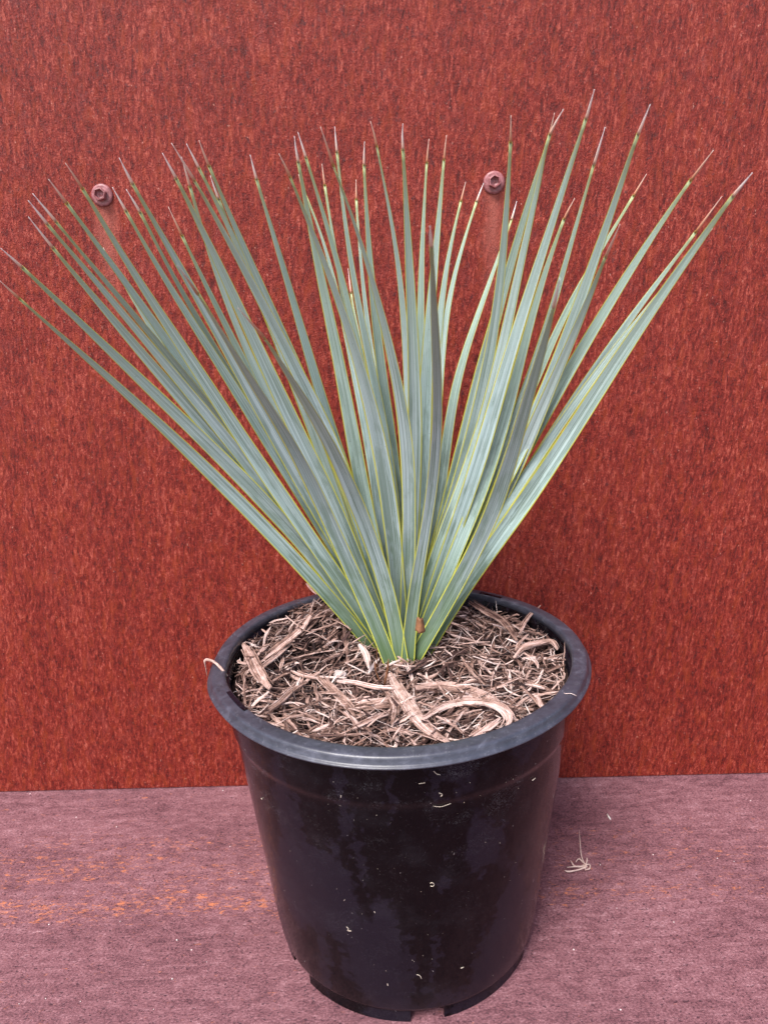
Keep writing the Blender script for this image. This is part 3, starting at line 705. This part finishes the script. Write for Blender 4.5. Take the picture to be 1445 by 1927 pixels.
def leaf(pix, wpx, lean, tw0, tw1, grey, L, k):
    if lean < 0: grey *= .3  # paler colour paints sky light onto leaves leaning to the wall
    base_px = pix[-1]
    B = on_plane(base_px[0], base_px[1]+(6 if lean < .5 else 10), 2, ZC-.005)
    tip = pix[0]; d = ray(*tip); oc = CPOS-B
    a_, b_, c_ = d@d, 2*(d@oc), oc@oc-L*L
    disc = b_*b_-4*a_*c_; tm = -b_/(2*a_)
    if disc > 0:
        h = math.sqrt(disc)/(2*a_)
        t = tm-h*max(0, lean) if lean > 0 else tm+h*(-lean)
    else: t = tm
    tw = (WY-.012-CPOS[1])/d[1]
    t = min(t, tw)
    P3 = CPOS+d*t; dt = t; db = depth_of(B)
    # arc fraction in the picture
    q = np.array(pix[::-1], float)
    for _ in range(3): q[1:-2] = .5*q[1:-2]+.25*(q[:-3]+q[2:-1])
    seg = np.r_[0, np.cumsum(np.hypot(*np.diff(q, axis=0).T))]; seg /= seg[-1]
    ctrl = []
    for (x, y), s in zip(q, seg):
        dd = db+(dt-db)*s**(1.8 if lean >= .5 else 1.1)-.014*lean*math.sin(PI*min(1, s*1.15))
        ctrl.append(unproj(x, y, dd))
    raw = spath(ctrl, 241)
    ra = np.r_[0, np.cumsum([np.linalg.norm(raw[i+1]-raw[i]) for i in range(240)])]; RAW = np.array(raw)
    path = [np.array([np.interp(x, ra, RAW[:, c_i]) for c_i in range(3)]) for x in np.linspace(0, ra[-1], 61)]
    kf = int(round(240*(len(ctrl)-2)/(len(ctrl)-1)))
    sfoot = seg[-2]                       # where the spine starts
    cum = np.r_[0, np.cumsum([np.linalg.norm(path[i+1]-path[i]) for i in range(60)])]
    tot = cum[-1]
    c3 = np.r_[0, np.cumsum([np.linalg.norm(ctrl[i+1]-ctrl[i]) for i in range(len(ctrl)-1)])]
    foot = min(.965, ra[kf]/ra[-1]+.012)
    WIDTHS.append((k, round(tot, 3), round(float(path[-1][1]), 3)))
    wmax = wpx/FPX*(db+(dt-db)*.45)*.96
    wbase = .0115
    def at(s):
        x = s*60; i = min(59, int(x)); f_ = x-i; return path[i]*(1-f_)+path[i+1]*f_
    def frm(s, tw_extra=0):
        p = at(s); T = at(min(1, s+.01))-at(max(0, s-.01)); T /= np.linalg.norm(T)
        V = p-CPOS; V /= np.linalg.norm(V)
        w_ = np.cross(V, T); w_ /= np.linalg.norm(w_); n_ = np.cross(w_, T); n_ /= np.linalg.norm(n_)
        s_ = s/foot
        a = math.radians(tw0+(tw1-tw0)*(3*s_*s_-2*s_**3)+4*math.sin(s_*7+k))
        return p, T, w_*math.cos(a)+n_*math.sin(a), -w_*math.sin(a)+n_*math.cos(a)
    rr = random.Random(100+k); ph = rr.random()*6
    rr0 = rr.random(); NS = 54; rings = []; uvs = []
    us = [0, .05, .18, .34, .5, .66, .82, .95, 1.0]
    for i in range(NS+1):
        s_ = i/NS; s = s_*foot
        p, T, w_, n_ = frm(s)
        if s_ < .40: wd = wbase+(wmax-wbase)*math.sin(s_/.40*PI/2)**1.3
        else: wd = wmax*((1-((s_-.40)/.60)**1.5)*.88+.12)
        wd *= 1+.018*math.sin(s_*23+ph)
        wd = max(wd, .0019)
        ch = (.15+.16*rr0)*(1-.4*s_)*(1 if n_@(p-CPOS) < 0 else -1)       # shallow channel / keel
        thk = .0009+.0011*(1-s_)
        top = []; bot = []
        for u in us:
            x = (u-.5)*wd; e = 1-abs(2*u-1)**2.2
            y = ch*wd*(abs(2*u-1)**1.6-.35)
            top.append((p+w_*x+n_*(y+thk*.5*e), u)); bot.append((p+w_*x+n_*(y-thk*.5*e), u))
        ring = top+bot[-2:0:-1]
        rings.append([r[0] for r in ring]); uvs.append([(r[1], s_) for r in ring])
    b = Buf(); b.ring_tube(rings, uvs, grey)
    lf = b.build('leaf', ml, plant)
    # spine
    rings = []; uvs = []
    for i in range(9):
        s_ = i/8; s = foot-.002+(1-foot+.002)*s_
        p, T, w_, n_ = frm(min(.9999, s)); r = max(.00014, .00092*(1-s_)**.8)
        rings.append([p+w_*(math.cos(2*PI*j/8)*r)+n_*(math.sin(2*PI*j/8)*r) for j in range(8)]); uvs.append([(j/8, s_) for j in range(8)])
    b = Buf(); b.ring_tube(rings, uvs, grey); b.build('spine', msp, lf)
for k, a in enumerate(LV): leaf(*a, k)
print('LEAVES', len(LV), 'len', min(x[1] for x in WIDTHS), max(x[1] for x in WIDTHS)); print([x for x in WIDTHS if x[1] < .3 or x[1] > .46])
# brown papery scale at the foot of the leaves
b = Buf(); rings = []
pc = on_plane(790, 1172, 1, -.006)
for i in range(9):
    s = i/8; wd = .0048*(1.25-.5*s)*(1 if s < .9 else .7)
    row = []
    for j in range(7):
        u = j/6-.5; row.append(pc+np.array([u*wd*1.3, -.002-.004*math.cos(u*PI), (s-.5)*.011+.001*math.sin(j*2.)]))
    back = [r+np.array([0, .0006, 0]) for r in reversed(row)]
    rings.append(row+back)
b.ring_tube(rings); b.build('dry_scale', plain('papery_brown', (.23, .10, .045), .7, .4, 350), plant)
# dead reddish basal leaf stubs
stub = plain('dead_leaf', (.20, .085, .04), .7, .35, 300)
for pts, wd in (([(716, 1285), (707, 1262), (706, 1245)], .0022), ([(723, 1290), (729, 1262), (731, 1240)], .0018), ([(712, 1262), (709, 1235), (710, 1215)], .0006)):
    b = Buf(); strip(b, spath([on_plane(x, y, 1, -.020-.003*i) for i, (x, y) in enumerate(pts)], 8), wd, .0008, 0, .5, 5, (1, .2)); b.build('dead_leaf', stub, plant)

# ------------------------------------------------------------------ litter
straw = plain('dry_straw', (.58, .42, .36), .8, .2, 400)
def lay(px, py, h=0): return on_plane(px, py, 2, h)
b = Buf()
strip(b, spath([lay(1104, 1632, .002), lay(1098, 1622, .003), lay(1093, 1608, .004), lay(1091, 1585, .005), lay(1089, 1561, .004)], 14), .0010, .0008, 0, .6, 5, (1, .3))
for q in ([(1104, 1630), (1090, 1636), (1070, 1640), (1062, 1638)], [(1102, 1628), (1088, 1630), (1066, 1632)], [(1100, 1626), (1092, 1618), (1088, 1616), (1083, 1622)],
          [(1104, 1630), (1082, 1630), (1073, 1619)], [(1100, 1634), (1104, 1620), (1104, 1614)], [(1098, 1630), (1108, 1626), (1109, 1634), (1100, 1637)]):
    strip(b, spath([lay(x, y, .0014+.0006*i) for i, (x, y) in enumerate(q)], 10), .0016, .0010, rnd.uniform(-1, 1), .6, 5, (1, .3), .3)
o = b.build('root_tuft', straw); tag(o, 'small pale dried root tuft with one long whisker on the ledge right of the pot', 'root tuft')
b = Buf(); strip(b, [lay(1142, 1532, .001), lay(1145, 1537, .0012), lay(1148, 1542, .001)], .0018, .0010, 0, .9, 5, (1, 1), .1)
o = b.build('wood_chip', plain('pale_wood', (.72, .64, .58), .8, .1, 300)); tag(o, 'tiny white wood chip on the ledge right of the pot above the root tuft', 'wood chip')
grit = plain('pale_grit', (.62, .55, .52), .8, .2, 300)
b = Buf()
for (px, py) in ((264, 1664), (323, 1843), (150, 1886), (86, 1880), (1131, 1629), (1318, 1603), (1228, 1607), (390, 1812), (333, 1770), (1078, 1785), (289, 1900), (1266, 1734), (35, 1891), (418, 1489), (226, 1733), (1161, 1708)):
    p = lay(px+rnd.uniform(-2, 2), py+rnd.uniform(-2, 2), .0004)
    r = rnd.uniform(.0003, .0007)
    b.ring_tube([[p+np.array([math.cos(2*PI*k/6)*r*q, math.sin(2*PI*k/6)*r*.8*q, z*r]) for k in range(6)] for q, z in ((.8, -.4), (1, .2), (.5, .9))])
o = b.build('grit', grit, smooth=False); tag(o, 'scattered pale grit specks on the rusted ledge around the pot', 'grit', kind='stuff')
# fibres stuck to the pot: short pale curls
b = Buf()
def on_pot(px, py, off=.0006):
    d = ray(px, py); lo, hi = .15, .8
    t = lo
    while t < hi:
        p = CPOS+d*t
        if p[2] < HP-.012 and math.hypot(p[0], p[1]) < rw(p[2])+off+(.0016 if p[2] > ridge else 0): return p
        t += .0004
    return CPOS+d*t
for q, wd in (([(784, 1834), (790, 1836), (793, 1842)], .0008), ([(652, 1744), (656, 1748), (654, 1751), (661, 1752)], .0011), ([(816, 1451), (821, 1456), (828, 1458)], .0011),
              ([(809, 1662), (813, 1661), (817, 1664), (814, 1668), (810, 1667)], .0006), ([(826, 1492), (832, 1495), (829, 1499)], .0007),
              ([(642, 1497), (641, 1501)], .0006), ([(730, 1855), (729, 1851)], .0008), ([(649, 1693), (647, 1695)], .0005), ([(704, 1715), (706, 1718)], .0004), ([(492, 1502), (493.5, 1504)], .0010), ([(1001, 1469), (1007, 1464)], .0008),
              ([(867, 1822), (872, 1820)], .0009), ([(788, 1475), (800, 1473)], .0004), ([(848, 1512), (830, 1518), (815, 1517)], .00035)):
    pts = [on_pot(*p) for p in q]; wd *= .7
    if len(pts) == 2: pts = [pts[0], (pts[0]+pts[1])/2, pts[1]]
    strip(b, spath(pts, 9), wd, .0004, 0, .9, 4, (.7, .7), .1)
for _ in range(60):
    p = on_pot(rnd.uniform(495, 1010), rnd.uniform(1465, 1850)); r = rnd.uniform(.00008, .0002)
    b.ring_tube([[p+np.array([math.cos(2*PI*k/5)*r*q, z*r, math.sin(2*PI*k/5)*r*q]) for k in range(5)] for q, z in ((.8, .5), (1, -.2), (.4, -.7))])
o = b.build('clinging_fibres', plain('cream_fibre', (.62, .52, .42), .8, .15, 400), pot); o['kind'] = 'stuff'
# dust bloom specks on the wall: insect-sized pale droppings
S.cycles.use_denoising = True
